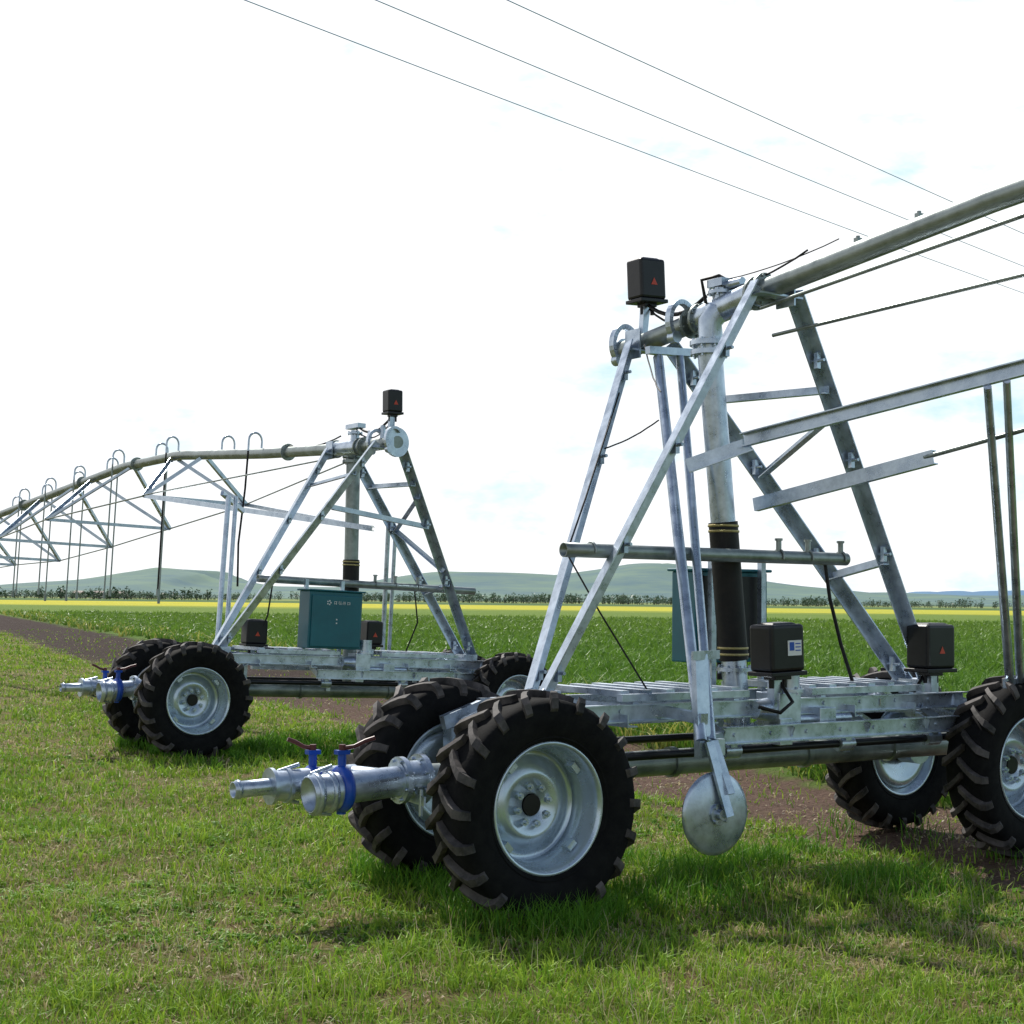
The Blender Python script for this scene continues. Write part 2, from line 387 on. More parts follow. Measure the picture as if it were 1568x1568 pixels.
    if near:
        control_box(cart,'motor_box',(-.07,-.56,1.30),(.27,.20,.28),-2,'white')
        control_box(cart,'motor_box_right',(1.74,-.18,1.28),(.28,.20,.30),0,'tri')
        st=Part('box_supports',GALV,cart)
        st.angle((1.74,-.18,.88),(1.74,-.18,1.10),.06); st.angle((-.07,-.54,.95),(-.07,-.54,1.13),.06); st.done()
        panel=(.37,.44,1.47); ps=(.64,.24,.60)
    else:
        control_box(cart,'motor_box',(-1.05,-.05,1.22),(.24,.18,.26),0,'tri')
        control_box(cart,'motor_box_right',(.25,-.30,1.26),(.20,.2,.26),0,'tri')
        st=Part('box_supports',GALV,cart)
        st.angle((-1.05,0,.9),(-1.05,0,1.1),.06); st.angle((.25,-.30,.9),(.25,-.30,1.1),.06); st.done()
        panel=(-.33,-.42,1.38); ps=(.64,.26,.62)
    Tp=Part('control_panel_cabinet',TEAL,cart,bevel=.01)
    Tp.box(panel,ps); Tp.box((panel[0],panel[1],panel[2]+ps[2]/2+.01),(ps[0]+.05,ps[1]+.05,.02))
    sg=-1 if not near else 1
    Tp.box((panel[0],panel[1]+sg*(ps[1]/2+.012),panel[2]-.01),(ps[0]-.05,.022,ps[2]-.06))
    Tp.done()
    Pn=Part('control_panel_fittings_and_shade',BLK if near else WHT,cart)
    if near:
        Pn.box((panel[0],panel[1]-ps[1]/2-.006,panel[2]),(ps[0]-.10,.012,ps[2]-.06))  # black sheet added for the shadow on the cabinet's back face
        for u in (-.2,0,.2): Pn.tube((panel[0]+u,panel[1],panel[2]-.3),(panel[0]+u,panel[1],panel[2]-.42),.02,10)
    else:
        yy=panel[1]-ps[1]/2-.026
        for i,t in enumerate(np.linspace(0,2*math.pi,6)[:-1]):
            Pn.box((panel[0]-.10+.020*math.cos(t),yy,panel[2]+.19+.020*math.sin(t)),(.014,.004,.014))
        strokes=[[(-.016,.0,.004,.03),(0,.014,.03,.004),(.008,0,.004,.036),(.0,-.010,.024,.004)],
                 [(-.014,.006,.004,.03),(.004,.012,.026,.004),(.006,-.002,.022,.004),(.004,-.014,.03,.004)],
                 [(-.016,-.006,.004,.024),(-.012,.014,.008,.004),(.004,.004,.026,.004),(.006,-.008,.004,.02),(.004,.014,.016,.004)],
                 [(-.012,0,.004,.034),(.006,.010,.022,.004),(.006,-.012,.022,.004),(.014,0,.004,.026)]]
        for i,ss in enumerate(strokes):
            x=panel[0]-.02+i*.052
            for j,(a_,b_,c_,d_) in enumerate(ss): Pn.box((x+a_,yy-.0006*j,panel[2]+.19+b_),(c_,.004,d_))
        for t in (.06,.02): Pn.box((panel[0],yy,panel[2]+t-.05),(.015,.004,.015))
    Pn.done()
    Ps=Part('panel_bracket',GALV,cart)
    for u in (-.22,.22): Ps.angle((panel[0]+u,panel[1]+(-sg)*(ps[1]/2+.05),.9),(panel[0]+u,panel[1]+(-sg)*(ps[1]/2+.05),1.9 if near else 1.82),.04,.006)
    Ps.done()
    Po=Part('drop_posts',GALV,cart)
    if near:
        Po.tube((-.89,-.82,.80),(-.06,.58,3.20),.034,16); Po.tube((-.80,-.80,.80),(.13,.58,3.22),.028,16)
        Po.bar((-.15,.58,3.24),(.25,.58,3.26),.05,.05)
        Po.bar((-.94,-.80,1.27),(-.62,-.66,1.27),.05,.012)
        Po.channel((-.86,-.82,.72),(-.82,-.74,1.28),.09,.04)
        Po.bar((-.85,-.80,.92),(-.85,-.46,.94),.06,.05); Po.bar((-.85,-.80,.80),(-.55,-.60,.80),.05,.04)
        Po.tube((1.78,-.80,1.06),(.29,-1.82,2.76),.030,16,r2=.022); Po.tube((1.86,-.82,1.06),(.31,-1.93,2.78),.028,16,r2=.021)
        Po.bar((1.70,-.82,1.04),(1.94,-.82,1.04),.10,.03); Po.bar((1.80,-.80,.80),(1.80,-.80,1.04),.06,.05)
        Po.bar((1.80,-.82,.98),(1.80,-.46,.96),.06,.05)
    else:
        Po.tube((-1.15,.72,.92),(-1.04,.9,2.76),.030,16); Po.tube((-1.04,.74,.92),(-.94,.92,2.76),.026,16)
        Po.bar((-1.12,.9,2.78),(-.7,1.25,2.62),.05,.04); Po.bar((-1.10,.74,.80),(-1.10,.74,1.0),.07,.06); Po.bar((-1.10,.74,.9),(-1.10,.30,.92),.06,.05)
        Po.tube((.96,.70,.92),(.90,.60,2.55),.028,14); Po.tube((1.05,.70,.92),(1.0,.60,2.55),.024,14)
    Po.done()
    Ch=Part('truss_chords',GALV,cart)
    Rd=Part('truss_rods',PIPE,cart)
    if near:
        Ch.channel((-.12,-.33,2.56),(.33,-2.05,2.84),.085,.05,hint=(0,0,1)); Ch.channel((.33,-2.05,2.84),(.9,-4.6,3.07),.085,.05,hint=(0,0,1))
        Ch.angle((-.42,-.15,2.40),(-.10,-.36,2.54),.09,.008)
        Ch.channel((.28,.02,2.20),(.50,-1.26,2.43),.085,.05,hint=(0,0,1),flip=-1)
        Rd.tube((.50,-1.2,2.43),(.80,-4.6,3.00),.014,10)
        for du,a0,b0 in ((-.05,3.38,3.62),(.05,3.22,3.44)):
            Rd.tube((du,-.40,a0),(du*8,-4.6,b0),.012,10)
        sp=[(-4.6,3.05,.9),(-8.5,2.75,1.0),(-12.5,2.7,1.0),(-16.5,2.7,1.0)]
    else:
        Ch.channel((.10,-.45,2.42),(-.75,4.5,2.97),.06,.04,hint=(0,0,1)); Ch.channel((.3,-.10,2.44),(.75,4.5,2.97),.05,.035,hint=(0,0,1))
        for du,a0 in ((-.05,3.25),(.05,3.2)): Rd.tube((du,.1,a0),(du*15,4.5,2.98),.010,8)
        sp=[(4.5,2.97,.75),(8.1,2.77,1.0),(10.9,2.54,1.0),(13.9,2.34,1.0),(17,2.3,1.0),(20,2.2,1.0),(23,2.2,1.0)]
    for i,(v,w,h) in enumerate(sp):
        Ch.angle((-h,v,w),(h,v,w),.05,.006)
        st_=.9 if not near else 1.3
        for s_ in (-1,1):
            for dv in ((-st_,st_) if i else (-.2,st_)):
                if near: dv=-dv
                Ch.angle((s_*h,v,w),(s_*.05,v+dv,ph(v+dv)-.05),.05,.006)
            if i+1<len(sp):
                v2,w2,h2=sp[i+1]; Rd.tube((s_*h,v,w),(s_*h2,v2,w2),.012,8)
    Ch.done(); Rd.done()
    if not near:
        Gn=Part('goosenecks',GALV,cart); Dr=Part('drop_hoses',HOSE,cart); Dg=Part('drop_pipes',PIPE,cart)
        gs=[2.4,3.7,5.3,6.2,7.6,8.4,9.5,10.1,11.1,11.9,12.7,13.8,15,16.2,17.5]
        for i,s_ in enumerate(gs):
            sd=1 if i%2==0 else -1
            z=ph(s_)
            pts=[(0,s_,z+.05)]+[(-sd*(.09-.09*math.cos(t)),s_,z+.16+.10*math.sin(t)) for t in np.linspace(0,math.pi,9)]+[(-sd*.18,s_,z+.02)]
            Gn.poly(pts,.014,8)
            if i==0:
                Dr.poly([(-sd*.18,s_,z+.05),(-sd*.18,s_+.03,3.0),(-sd*.22,s_+.05,2.3),(-sd*.22,s_,1.76)],.014,8)
            elif i!=1:
                (Dr if i in (2,) else Dg).tube((-sd*.18,s_,z+.05),(-sd*.18,s_,1.60+.05*(i%3)),.013,8)
                Dg.tube((-sd*.18,s_,1.53+.05*(i%3)),(-sd*.18,s_,1.63+.05*(i%3)),.022,8)
        Gn.done();Dr.done();Dg.done()
    Wr=Part('wiring',HOSE,cart)
    def sagp(p,q,s_,n=10):
        p=Vector(p);q=Vector(q); return [p+(q-p)*t+Vector((random.uniform(-.004,.004),0,-4*s_*t*(1-t))) for t in np.linspace(0,1,n)]
    Wr.poly(sagp((mu_,mv,zt+.30),(-.02,.15 if near else -.3,zt+.22),.10),.014,6)
    Wr.poly(sagp((mu_+.02,mv,zt+.27),(.02,.05 if near else -.1,zt+.25),.16),.008,6)
    if near:
        z0=ph(0)
        Wr.poly(sagp((0,.15,z0+.12),(0,-.75,z0+.24),.04),.007,6); Wr.poly(sagp((.02,.1,z0+.2),(0,-1.0,z0+.26),.03),.004,5)
        Wr.poly([(-.06,.1,z0+.05),(-.08,.12,z0+.20),(-.02,.02,z0+.22),(.05,-.05,z0+.16)],.012,6)
        Wr.poly([(.0,-.1,z0+.12),(.03,-.2,z0+.03),(.05,-.3,z0+.1),(0,-.4,z0+.02)],.008,6)
        Wr.poly(sagp((-.08,.7,3.3),(-.35,.2,2.9),.05),.005,6)
        Wr.poly([tuple(on('a',2.95)),(-.9,.25,2.2),(-1.15,.1,1.85),(-1.05,-.1,1.5),(-.85,-.3,1.05)],.006,6)
        Wr.poly(sagp(tuple(on('a',2.55)),(-.2,.4,2.75),.02),.005,6)
        Wr.poly([(.80,-.1,1.86),(.83,-.12,1.6),(.90,-.15,1.3),(.98,-.2,1.0)],.012,8)
        Wr.poly([(1.72,-.15,1.1),(1.55,-.2,.98),(1.3,-.25,1.02)],.012,8); Wr.poly([(-.05,-.54,1.12),(-.02,-.64,.98),(-.12,-.64,.92),(-.2,-.54,.95)],.012,8)
    else:
        Wr.poly([(-1.05,-.1,1.1),(-.95,-.15,1.4),(-.9,-.13,1.78)],.01,6); Wr.poly([(.9,-.1,1.78),(.95,-.12,1.4),(.8,-.1,1.0)],.01,6)
        Wr.poly(sagp((0,.2,3.5),(0,1.6,3.5),.06),.01,6)
    Wr.done()
    if near:
        Dk=Part('furrow_guide_disc',GALV,cart)
        dc=Vector((-.83,-.88,.41)); dax=Vector((-.04,-1,0)).normalized()
        Dk.lathe([(0,.018),(.10,.016),(.16,.006),(.205,-.004),(.228,-.012),(.228,-.018),(.16,-.002),(0,.006)],dc,dax,48)
        Dk.tube(dc,dc+dax*.06,.03,16); Dk.flange(dc+dax*.025,dax,.06,.015,4)
        Dk.bar((-.86,-.85,.80),(-.80,-.95,.40),.055,.02,hint=(1,0,0)); Dk.bar((-.80,-.82,.80),(-.78,-.94,.52),.05,.02,hint=(1,0,0))
        Dk.bar((-.92,-.82,.76),(-.70,-.78,.76),.09,.04)
        Dk.done()
    return cart

ROT=R(33.8)
build_cart((1.34,9.40,0),(0,0,ROT),True)
build_cart((-1.98,16.75,-.07),(0,R(2.2),ROT),False)

# ---------------------------------------------------------------- terrain helpers
def vnoise(x,y,seed,freq):
    r=np.random.default_rng(seed); T=r.random((256,256))
    X=x*freq+1000;Y=y*freq+1000; xi=np.floor(X).astype(int);yi=np.floor(Y).astype(int)
    fx=X-xi;fy=Y-yi; fx=fx*fx*(3-2*fx);fy=fy*fy*(3-2*fy)
    g=lambda a,b:T[a%256,b%256]
    return (g(xi,yi)*(1-fx)*(1-fy)+g(xi+1,yi)*fx*(1-fy)+g(xi,yi+1)*(1-fx)*fy+g(xi+1,yi+1)*fx*fy)
def dtrack(x,y): return (x-3.3+(y-10)*.43)/1.09/(1+.9*np.clip((y-20)/15,0,1))
def hgt(x,y):
    d=dtrack(x,y); prof=np.exp(-(d/1.25)**4)
    far=np.clip((y-9)/8,0,1)
    fade=np.clip((90-y)/50,0,1)
    h=-(.05+.09*far)*prof*fade
    h+= .05*prof*fade*np.exp(-((d)/.35)**2)
    h+= (vnoise(x,y,3,.9)-.5)*.05*fade + (vnoise(x,y,4,4)-.5)*.03*prof*fade
    return h
xs=np.concatenate([-np.geomspace(6000,14.5,40),np.linspace(-14,14,225),np.geomspace(14.5,6000,40)])
ys=np.concatenate([[-300,-60,-15,-4],np.linspace(0,34,273),np.geomspace(34.5,7000,70)])
GX,GY=np.meshgrid(xs,ys); GZ=hgt(GX,GY)
nx,ny=len(xs),len(ys)
co=np.stack([GX,GY,GZ],-1).reshape(-1,3).astype(np.float32)
ii=(np.arange(ny-1)[:,None]*nx+np.arange(nx-1)[None,:]).reshape(-1)
quads=np.stack([ii,ii+1,ii+nx+1,ii+nx],-1)
def npmesh(name,co,faces,mat,col=None,smooth=True,parent=None):
    me=bpy.data.meshes.new(name); k=faces.shape[1]
    me.vertices.add(len(co)); me.vertices.foreach_set('co',co.astype(np.float32).ravel())
    me.loops.add(faces.size); me.loops.foreach_set('vertex_index',faces.astype(np.int32).ravel())
    me.polygons.add(len(faces)); me.polygons.foreach_set('loop_start',np.arange(0,faces.size,k,dtype=np.int32))
    me.polygons.foreach_set('loop_total',np.full(len(faces),k,dtype=np.int32))
    me.polygons.foreach_set('use_smooth',np.full(len(faces),smooth))
    if col is not None:
        a=me.color_attributes.new('Col','FLOAT_COLOR','POINT'); a.data.foreach_set('color',col.astype(np.float32).ravel())
    me.update(calc_edges=True); me.materials.append(mat)
    o=bpy.data.objects.new(name,me); sc.collection.objects.link(o); return o

# ground material
m,nt,b=newmat('ground_soil_and_fields')
L=nt.links.new
geo=N(nt,'ShaderNodeNewGeometry'); sep=N(nt,'ShaderNodeSeparateXYZ'); L(geo.outputs['Position'],sep.inputs[0])
def M_(op,a,b_=None,c=None,clamp=False):
    n=N(nt,'ShaderNodeMath',operation=op); n.use_clamp=clamp
    for i,v in enumerate((a,b_,c)):
        if v is None: continue
        if isinstance(v,(int,float)): n.inputs[i].default_value=v
        else: L(v,n.inputs[i])
    return n.outputs[0]
def NZ(scale,detail=6,rough=.6,vec=None):
    n=N(nt,'ShaderNodeTexNoise'); n.inputs['Scale'].default_value=scale; n.inputs['Detail'].default_value=detail; n.inputs['Roughness'].default_value=rough
    L(vec if vec is not None else geo.outputs['Position'],n.inputs['Vector']); return n.outputs['Fac']
def MIX(f,a,b_):
    n=N(nt,'ShaderNodeMix',data_type='RGBA')
    if isinstance(f,(int,float)): n.inputs[0].default_value=f
    else: L(f,n.inputs[0])
    for i,v in ((6,a),(7,b_)):
        if isinstance(v,tuple): n.inputs[i].default_value=(*v,1)
        else: L(v,n.inputs[i])
    return n.outputs[2]
def SS(v,a,b_):
    n=N(nt,'ShaderNodeMapRange',interpolation_type='SMOOTHSTEP'); n.inputs['From Min'].default_value=a; n.inputs['From Max'].default_value=b_
    L(v,n.inputs['Value']); return n.outputs['Result']
X,Y=sep.outputs[0],sep.outputs[1]
wid=M_('ADD',1.0,M_('MULTIPLY',M_('DIVIDE',M_('SUBTRACT',Y,20.0),15.0,clamp=True),.9))
d=M_('DIVIDE',M_('DIVIDE',M_('ADD',M_('SUBTRACT',X,3.3),M_('MULTIPLY',M_('SUBTRACT',Y,10.0),.43)),1.09),wid)
dn=M_('ADD',d,M_('MULTIPLY',M_('SUBTRACT',NZ(1.6),.5),1.6))
n1=NZ(3.0); n2=NZ(26,8,.7); n3=NZ(.35)
lawn=MIX(SS(n1,.4,.62),(.12,.165,.028),(.18,.14,.06)); lawn=MIX(SS(n2,.5,.62),lawn,(.23,.17,.095))
soil=MIX(SS(n2,.35,.65),(.085,.052,.038),(.19,.125,.095)); soil=MIX(SS(n1,.55,.7),soil,(.15,.125,.06))
soil=MIX(M_('MULTIPLY',SS(Y,20,32),.88),soil,(.036,.025,.022))
crop=MIX(SS(n3,.35,.65),(.07,.145,.020),(.095,.175,.028)); crop=MIX(SS(NZ(.05),.4,.65),crop,(.12,.19,.035))
mp=N(nt,'ShaderNodeMapping'); mp.inputs['Scale'].default_value=(.006,.05,1); L(geo.outputs['Position'],mp.inputs['Vector'])
bn=NZ(1.0,3,.5,mp.outputs[0])
yd=M_('ADD',Y,M_('MULTIPLY',M_('SUBTRACT',bn,.5),160))
crop=MIX(M_('MULTIPLY',SS(yd,55,110),.7),crop,(.15,.22,.042))
canola=MIX(SS(bn,.35,.6),(.52,.46,.04),(.40,.40,.05))
fld=MIX(SS(yd,215,240),crop,canola)
fld=MIX(SS(yd,400,440),fld,(.08,.14,.05)); fld=MIX(SS(yd,620,700),fld,(.22,.26,.09)); fld=MIX(SS(yd,900,1200),fld,(.10,.16,.10))
col=MIX(SS(dn,-1.25,-.75),lawn,soil)
col=MIX(SS(dn,1.0,1.5),col,fld)
col=MIX(SS(Y,110,190),col,fld)
L(col,b.inputs['Base Color']); b.inputs['Roughness'].default_value=.95; b.inputs['Specular IOR Level'].default_value=.1
bp=N(nt,'ShaderNodeBump'); bp.inputs['Strength'].default_value=.9; bp.inputs['Distance'].default_value=.06; L(n2,bp.inputs['Height']); L(bp.outputs[0],b.inputs['Normal'])
npmesh('ground',co,quads,m)

# ---------------------------------------------------------------- blades
def grassmat(name,trans=.35):
    m,nt,b=newmat(name)
    at=N(nt,'ShaderNodeAttribute'); at.attribute_name='Col'
    b.inputs['Roughness'].default_value=.5; b.inputs['Specular IOR Level'].default_value=.25
    tr=N(nt,'ShaderNodeBsdfTranslucent'); mx=N(nt,'ShaderNodeMixShader'); mx.inputs[0].default_value=trans
    nt.links.new(at.outputs['Color'],b.inputs['Base Color']); nt.links.new(at.outputs['Color'],tr.inputs['Color'])
    nt.links.new(b.outputs[0],mx.inputs[1]); nt.links.new(tr.outputs[0],mx.inputs[2])
    nt.links.new(mx.outputs[0],nt.nodes['Material Output'].inputs['Surface']); return m
GM=grassmat('grass_blades'); CM=grassmat('crop_leaves',.3)
def blades(name,x,y,h,w,col,lean,mat):
    n=len(x); z=hgt(x,y)-.005
    a=rng.uniform(0,2*np.pi,n); la=rng.uniform(0,2*np.pi,n)
    wx,wy=np.cos(a)*w/2,np.sin(a)*w/2; lx,ly=np.cos(la)*lean*h,np.sin(la)*lean*h
    P=np.zeros((n,5,3))
    P[:,0]=np.stack([x-wx,y-wy,z],-1); P[:,1]=np.stack([x+wx,y+wy,z],-1)
    mx,my=x+lx*.3,y+ly*.3
    P[:,2]=np.stack([mx-wx*.8,my-wy*.8,z+h*.55],-1); P[:,3]=np.stack([mx+wx*.8,my+wy*.8,z+h*.55],-1)
    P[:,4]=np.stack([x+lx,y+ly,z+h*np.sqrt(np.clip(1-lean**2*.5,.3,1))],-1)
    base=(np.arange(n)*5)[:,None]
    F=np.concatenate([base+np.array([[0,1,3]]),base+np.array([[0,3,2]]),base+np.array([[2,3,4]])],0)
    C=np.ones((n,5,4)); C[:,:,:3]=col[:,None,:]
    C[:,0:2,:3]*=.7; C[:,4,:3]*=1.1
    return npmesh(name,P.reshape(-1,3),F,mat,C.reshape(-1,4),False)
def samp(n,z0,z1,spread=.44):
    y=z0*np.exp(rng.random(n)*math.log(z1/z0)); x=rng.uniform(-1,1,n)*(spread*y+.3); return x,y
def mixc(a,b_,t): return np.array(a)[None,:]*(1-t[:,None])+np.array(b_)[None,:]*t[:,None]
# lawn: clumped
nc=62000
cx,cy=samp(nc,4.7,70)
bare=(vnoise(cx,cy,37,2.6)*.6+vnoise(cx,cy,38,7)*.4)
kk=(bare<.66)|(rng.random(nc)<.3); cx,cy=cx[kk],cy[kk]; nc=len(cx)
per=6
sz=(.018+.03*rng.random(nc))*(cy/6)**.8
x=(cx[:,None]+rng.normal(0,1,(nc,per))*sz[:,None]).ravel(); y=(cy[:,None]+rng.normal(0,1,(nc,per))*sz[:,None]).ravel()
ch=np.repeat(rng.uniform(.5,1.6,nc),per); ct=np.repeat(rng.random(nc),per); cd=np.repeat(rng.random(nc),per)
dd=dtrack(x,y)+(vnoise(x,y,21,1.6)-.5)*1.4
keep=((dd<-.9)|((np.abs(dd)<1.5)&(rng.random(len(x))<.10)))&(y>4.2); x,y,dd,ch,ct,cd=[q[keep] for q in (x,y,dd,ch,ct,cd)]
n=len(x)
p1=vnoise(x,y,31,.7)*.6+vnoise(x,y,32,2.3)*.4; p2=vnoise(x,y,33,6)
dry=np.clip((p1-.38)*2.4,0,1)*.6+np.clip((p2-.52)*3,0,1)*.5
isdry=(cd<dry*.62+.03)|(rng.random(n)<.06)
t=np.clip(ct*.7+rng.random(n)*.3,0,1)
col=mixc((.11,.27,.018),(.36,.48,.055),t)
dc=mixc((.40,.33,.14),(.62,.53,.33),rng.random(n)); col=np.where(isdry[:,None],dc,col)
col*=(.72+.6*vnoise(x,y,36,9))[:,None]
h=rng.uniform(.03,.08,n)*ch*(.6+.9*(1-p1)); h=np.where(isdry,h*.7,h)
h*=1+.35*np.clip((y-12)/30,0,1)
w=.0052*(y/6.0)**.85*rng.uniform(.7,1.5,n)
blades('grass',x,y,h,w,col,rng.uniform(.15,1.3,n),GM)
# low broad-leaved weeds (clover, plantain) in rosettes
cx,cy=samp(5200,4.8,20); k=(vnoise(cx,cy,45,1.2)>.5)&(dtrack(cx,cy)<-.8); cx,cy=cx[k],cy[k]; nc=len(cx); per=7
x=(cx[:,None]+rng.normal(0,.012,(nc,per))).ravel(); y=(cy[:,None]+rng.normal(0,.012,(nc,per))).ravel(); n=len(x)
blades('broadleaf_weeds',x,y,rng.uniform(.03,.06,n),rng.uniform(.012,.022,n),mixc((.10,.26,.03),(.24,.42,.06),np.repeat(rng.random(nc),per)),rng.uniform(.9,1.7,n),GM)
# fallen dead blades and litter
x,y=samp(26000,4.7,25); k=dtrack(x,y)<1; x,y=x[k],y[k]; k=vnoise(x,y,31,.7)*.6+vnoise(x,y,33,6)*.4>.42; x,y=x[k],y[k]; n=len(x)
blades('dead_grass_litter',x,y,rng.uniform(.015,.045,n),.006*(y/6)**.8*rng.uniform(.6,2.0,n),mixc((.38,.28,.16),(.72,.62,.46),rng.random(n)),rng.uniform(1.2,2.2,n),GM)
# taller weeds: around wheels and under cart
def around(cx,cy,r,n):
    a=rng.uniform(0,2*np.pi,n); q=r*np.sqrt(rng.random(n)); return cx+np.cos(a)*q,cy+np.sin(a)*q
U=np.array([math.cos(ROT),math.sin(ROT)]);Vv=np.array([-math.sin(ROT),math.cos(ROT)])
xsA=[];ysA=[]
for c0 in (np.array([1.34,9.40]),np.array([-1.98,16.75])):
    for uu,vv in ((-1.95,-.76),(-1.8,.50),(1.9,-.76),(2.0,.50)):
        p=c0+U*uu+Vv*vv; a_,b_=around(p[0],p[1],.5,2000); xsA.append(a_);ysA.append(b_)
    q=rng.uniform(-1,1,14000); r_=rng.normal(0,.5,14000); P_=c0[None]+U[None]*(q*2.2)[:,None]+Vv[None]*(r_-.45)[:,None]; xsA.append(P_[:,0]);ysA.append(P_[:,1])
x=np.concatenate(xsA);y=np.concatenate(ysA); pn=vnoise(x,y,41,3.)
dd=np.abs(dtrack(x,y)); k=((dd>1.1)|(rng.random(len(x))<.06))&(pn>.42); x,y,pn=x[k],y[k],pn[k]; n=len(x)
col=mixc((.06,.19,.014),(.15,.32,.026),rng.random(n))  # greens darkened: shadow around the carts is put into the blade colour
blades('tall_grass',x,y,rng.uniform(.05,.16,n)*(.5+pn),.006*rng.uniform(.7,1.4,n)*(y/8),col,rng.uniform(.1,.9,n),GM)
x,y=samp(3500,5,14); k=(dtrack(x,y)<-1)&(vnoise(x,y,51,1.1)>.5); x,y=x[k],y[k]; n=len(x)
blades('dry_grass_stalks',x,y,rng.uniform(.08,.2,n),np.full(n,.0035),mixc((.40,.33,.17),(.55,.5,.33),rng.random(n)),rng.uniform(.1,.6,n),GM)
# crop
x,y=samp(220000,9,130,.46); dd=dtrack(x,y)+(vnoise(x,y,61,1.2)-.5)*.8; k=dd>1.45; x,y,dd=x[k],y[k],dd[k]; n=len(x)
pn=vnoise(x,y,62,.5); pf=vnoise(x,y,63,2.2)
col=mixc((.07,.18,.018),(.16,.29,.035),np.clip(rng.random(n)*.6+pf*.5,0,1)); 
ff=np.clip((y-30)/60,0,1); col=col*(1-.7*ff[:,None])+np.array([.17,.27,.042])[None]*.7*ff[:,None]
edge=np.clip(1-(dd-1.45)/1.8,0,1); yel=(rng.random(n)<edge*.35); col=np.where(yel[:,None],mixc((.36,.38,.07),(.46,.44,.13),rng.random(n)),col)
h=(.24+.24*pn)*rng.uniform(.5,1.15,n)*np.where(rng.random(n)<edge*.06,1.6,1); w=.018*(y/14)**.9*rng.uniform(.6,1.5,n)
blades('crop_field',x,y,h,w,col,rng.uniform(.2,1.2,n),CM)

# ---------------------------------------------------------------- hills
px=np.array([-700,-300,-60,30,130,200,265,320,345,420,520,600,690,760,830,900,950,1000,1060,1100,1200,1300,1400,1470,1568,1800,2300])
ph_=np.array([10,20,12,17,28,39,46,44,31,20,19,30,46,45,43,52,60,64,52,41,29,19,20,16,18,22,12])
HX=(px-784)/2270*3500; HH=ph_*3500/2270
hx=np.linspace(-3200,3200,420); hy=np.linspace(2300,4700,40)
A,B=np.meshgrid(hx,hy); prof=np.interp(A+120*(vnoise(A,B,71,.004)-.5),HX,HH)
prof=prof*(1+.08*(vnoise(A,B,72,.01)-.5))
t=np.clip(1-np.abs(B-3500)/1200,0,1); s_=t*t*(3-2*t)
Z=prof*s_*(B/3500)*(.9+.1*vnoise(A,B,73,.006))-2
co=np.stack([A,B,Z],-1).reshape(-1,3); nx,ny=len(hx),len(hy)
ii=(np.arange(ny-1)[:,None]*nx+np.arange(nx-1)[None,:]).reshape(-1); q=np.stack([ii,ii+1,ii+nx+1,ii+nx],-1)
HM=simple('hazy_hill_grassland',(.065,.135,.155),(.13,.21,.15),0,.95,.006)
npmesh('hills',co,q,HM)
hx=np.linspace(400,3800,160); hy=np.linspace(5200,6400,10); A,B=np.meshgrid(hx,hy)
Z=(24+34*vnoise(A,B*0,81,.004)+12*vnoise(A,B*0,82,.015))*np.clip(1-np.abs(B-5800)/600,0,1)*np.clip((A-400)/500,0,1)
co=np.stack([A,B,Z],-1).reshape(-1,3); nx,ny=len(hx),len(hy)
ii=(np.arange(ny-1)[:,None]*nx+np.arange(nx-1)[None,:]).reshape(-1); q=np.stack([ii,ii+1,ii+nx+1,ii+nx],-1)
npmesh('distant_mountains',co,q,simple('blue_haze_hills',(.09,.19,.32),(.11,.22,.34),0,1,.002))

# ---------------------------------------------------------------- trees
TM=grassmat('tree_leaves',.2)
Pts=[];Fc=[];Cl_=[];cnt=0
def tree(x,y,h,wd,nt_=60,base=(.085,.135,.085)):  # default leaf base has distance haze mixed into its colour
    global cnt
    u=rng.normal(0,1,(nt_,3)); u/=np.linalg.norm(u,axis=1)[:,None]; r=rng.random(nt_)**.45
    c=np.stack([x+u[:,0]*r*wd/2,y+u[:,1]*r*wd/2,h*.5+u[:,2]*r*h*.48],-1)
    s=rng.uniform(.3,.7,nt_)*h/7
    P=c[:,None,:]+rng.normal(0,1,(nt_,3,3))*s[:,None,None]
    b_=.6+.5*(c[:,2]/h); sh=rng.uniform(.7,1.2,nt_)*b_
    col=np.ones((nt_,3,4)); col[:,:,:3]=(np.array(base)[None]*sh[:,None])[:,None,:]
    Pts.append(P.reshape(-1,3));Cl_.append(col.reshape(-1,4)); Fc.append(np.arange(nt_*3).reshape(-1,3)+cnt); cnt+=nt_*3
    T=np.array([[x-.12,y,0],[x+.12,y,0],[x,y,h*.6]]); cc=np.ones((3,4)); cc[:,:3]=(.06,.045,.035)
    Pts.append(T);Cl_.append(cc);Fc.append(np.array([[0,1,2]])+cnt);cnt+=3
for i in range(1500):
    yy=rng.uniform(650,760) if rng.random()<.8 else rng.uniform(800,1300)
    xx=rng.uniform(-.42,.42)*yy*1.1
    g=vnoise(np.array([xx]),np.array([0.]),91,.02)[0]
    if g<.25: continue
    k_=yy/700
    tree(xx,yy,rng.uniform(1.8,4.2)*k_*(.7+.6*g),rng.uniform(1.6,4.2)*k_,36 if yy>780 else 48)
for i in range(70):
    yy=rng.uniform(560,640); tree(rng.uniform(-.37,-.20)*yy,yy,rng.uniform(2,5.5),rng.uniform(2,4.5),60,(.06,.10,.055))
npmesh('distant_tree_line',np.concatenate(Pts),np.concatenate(Fc),TM,np.concatenate(Cl_),False)
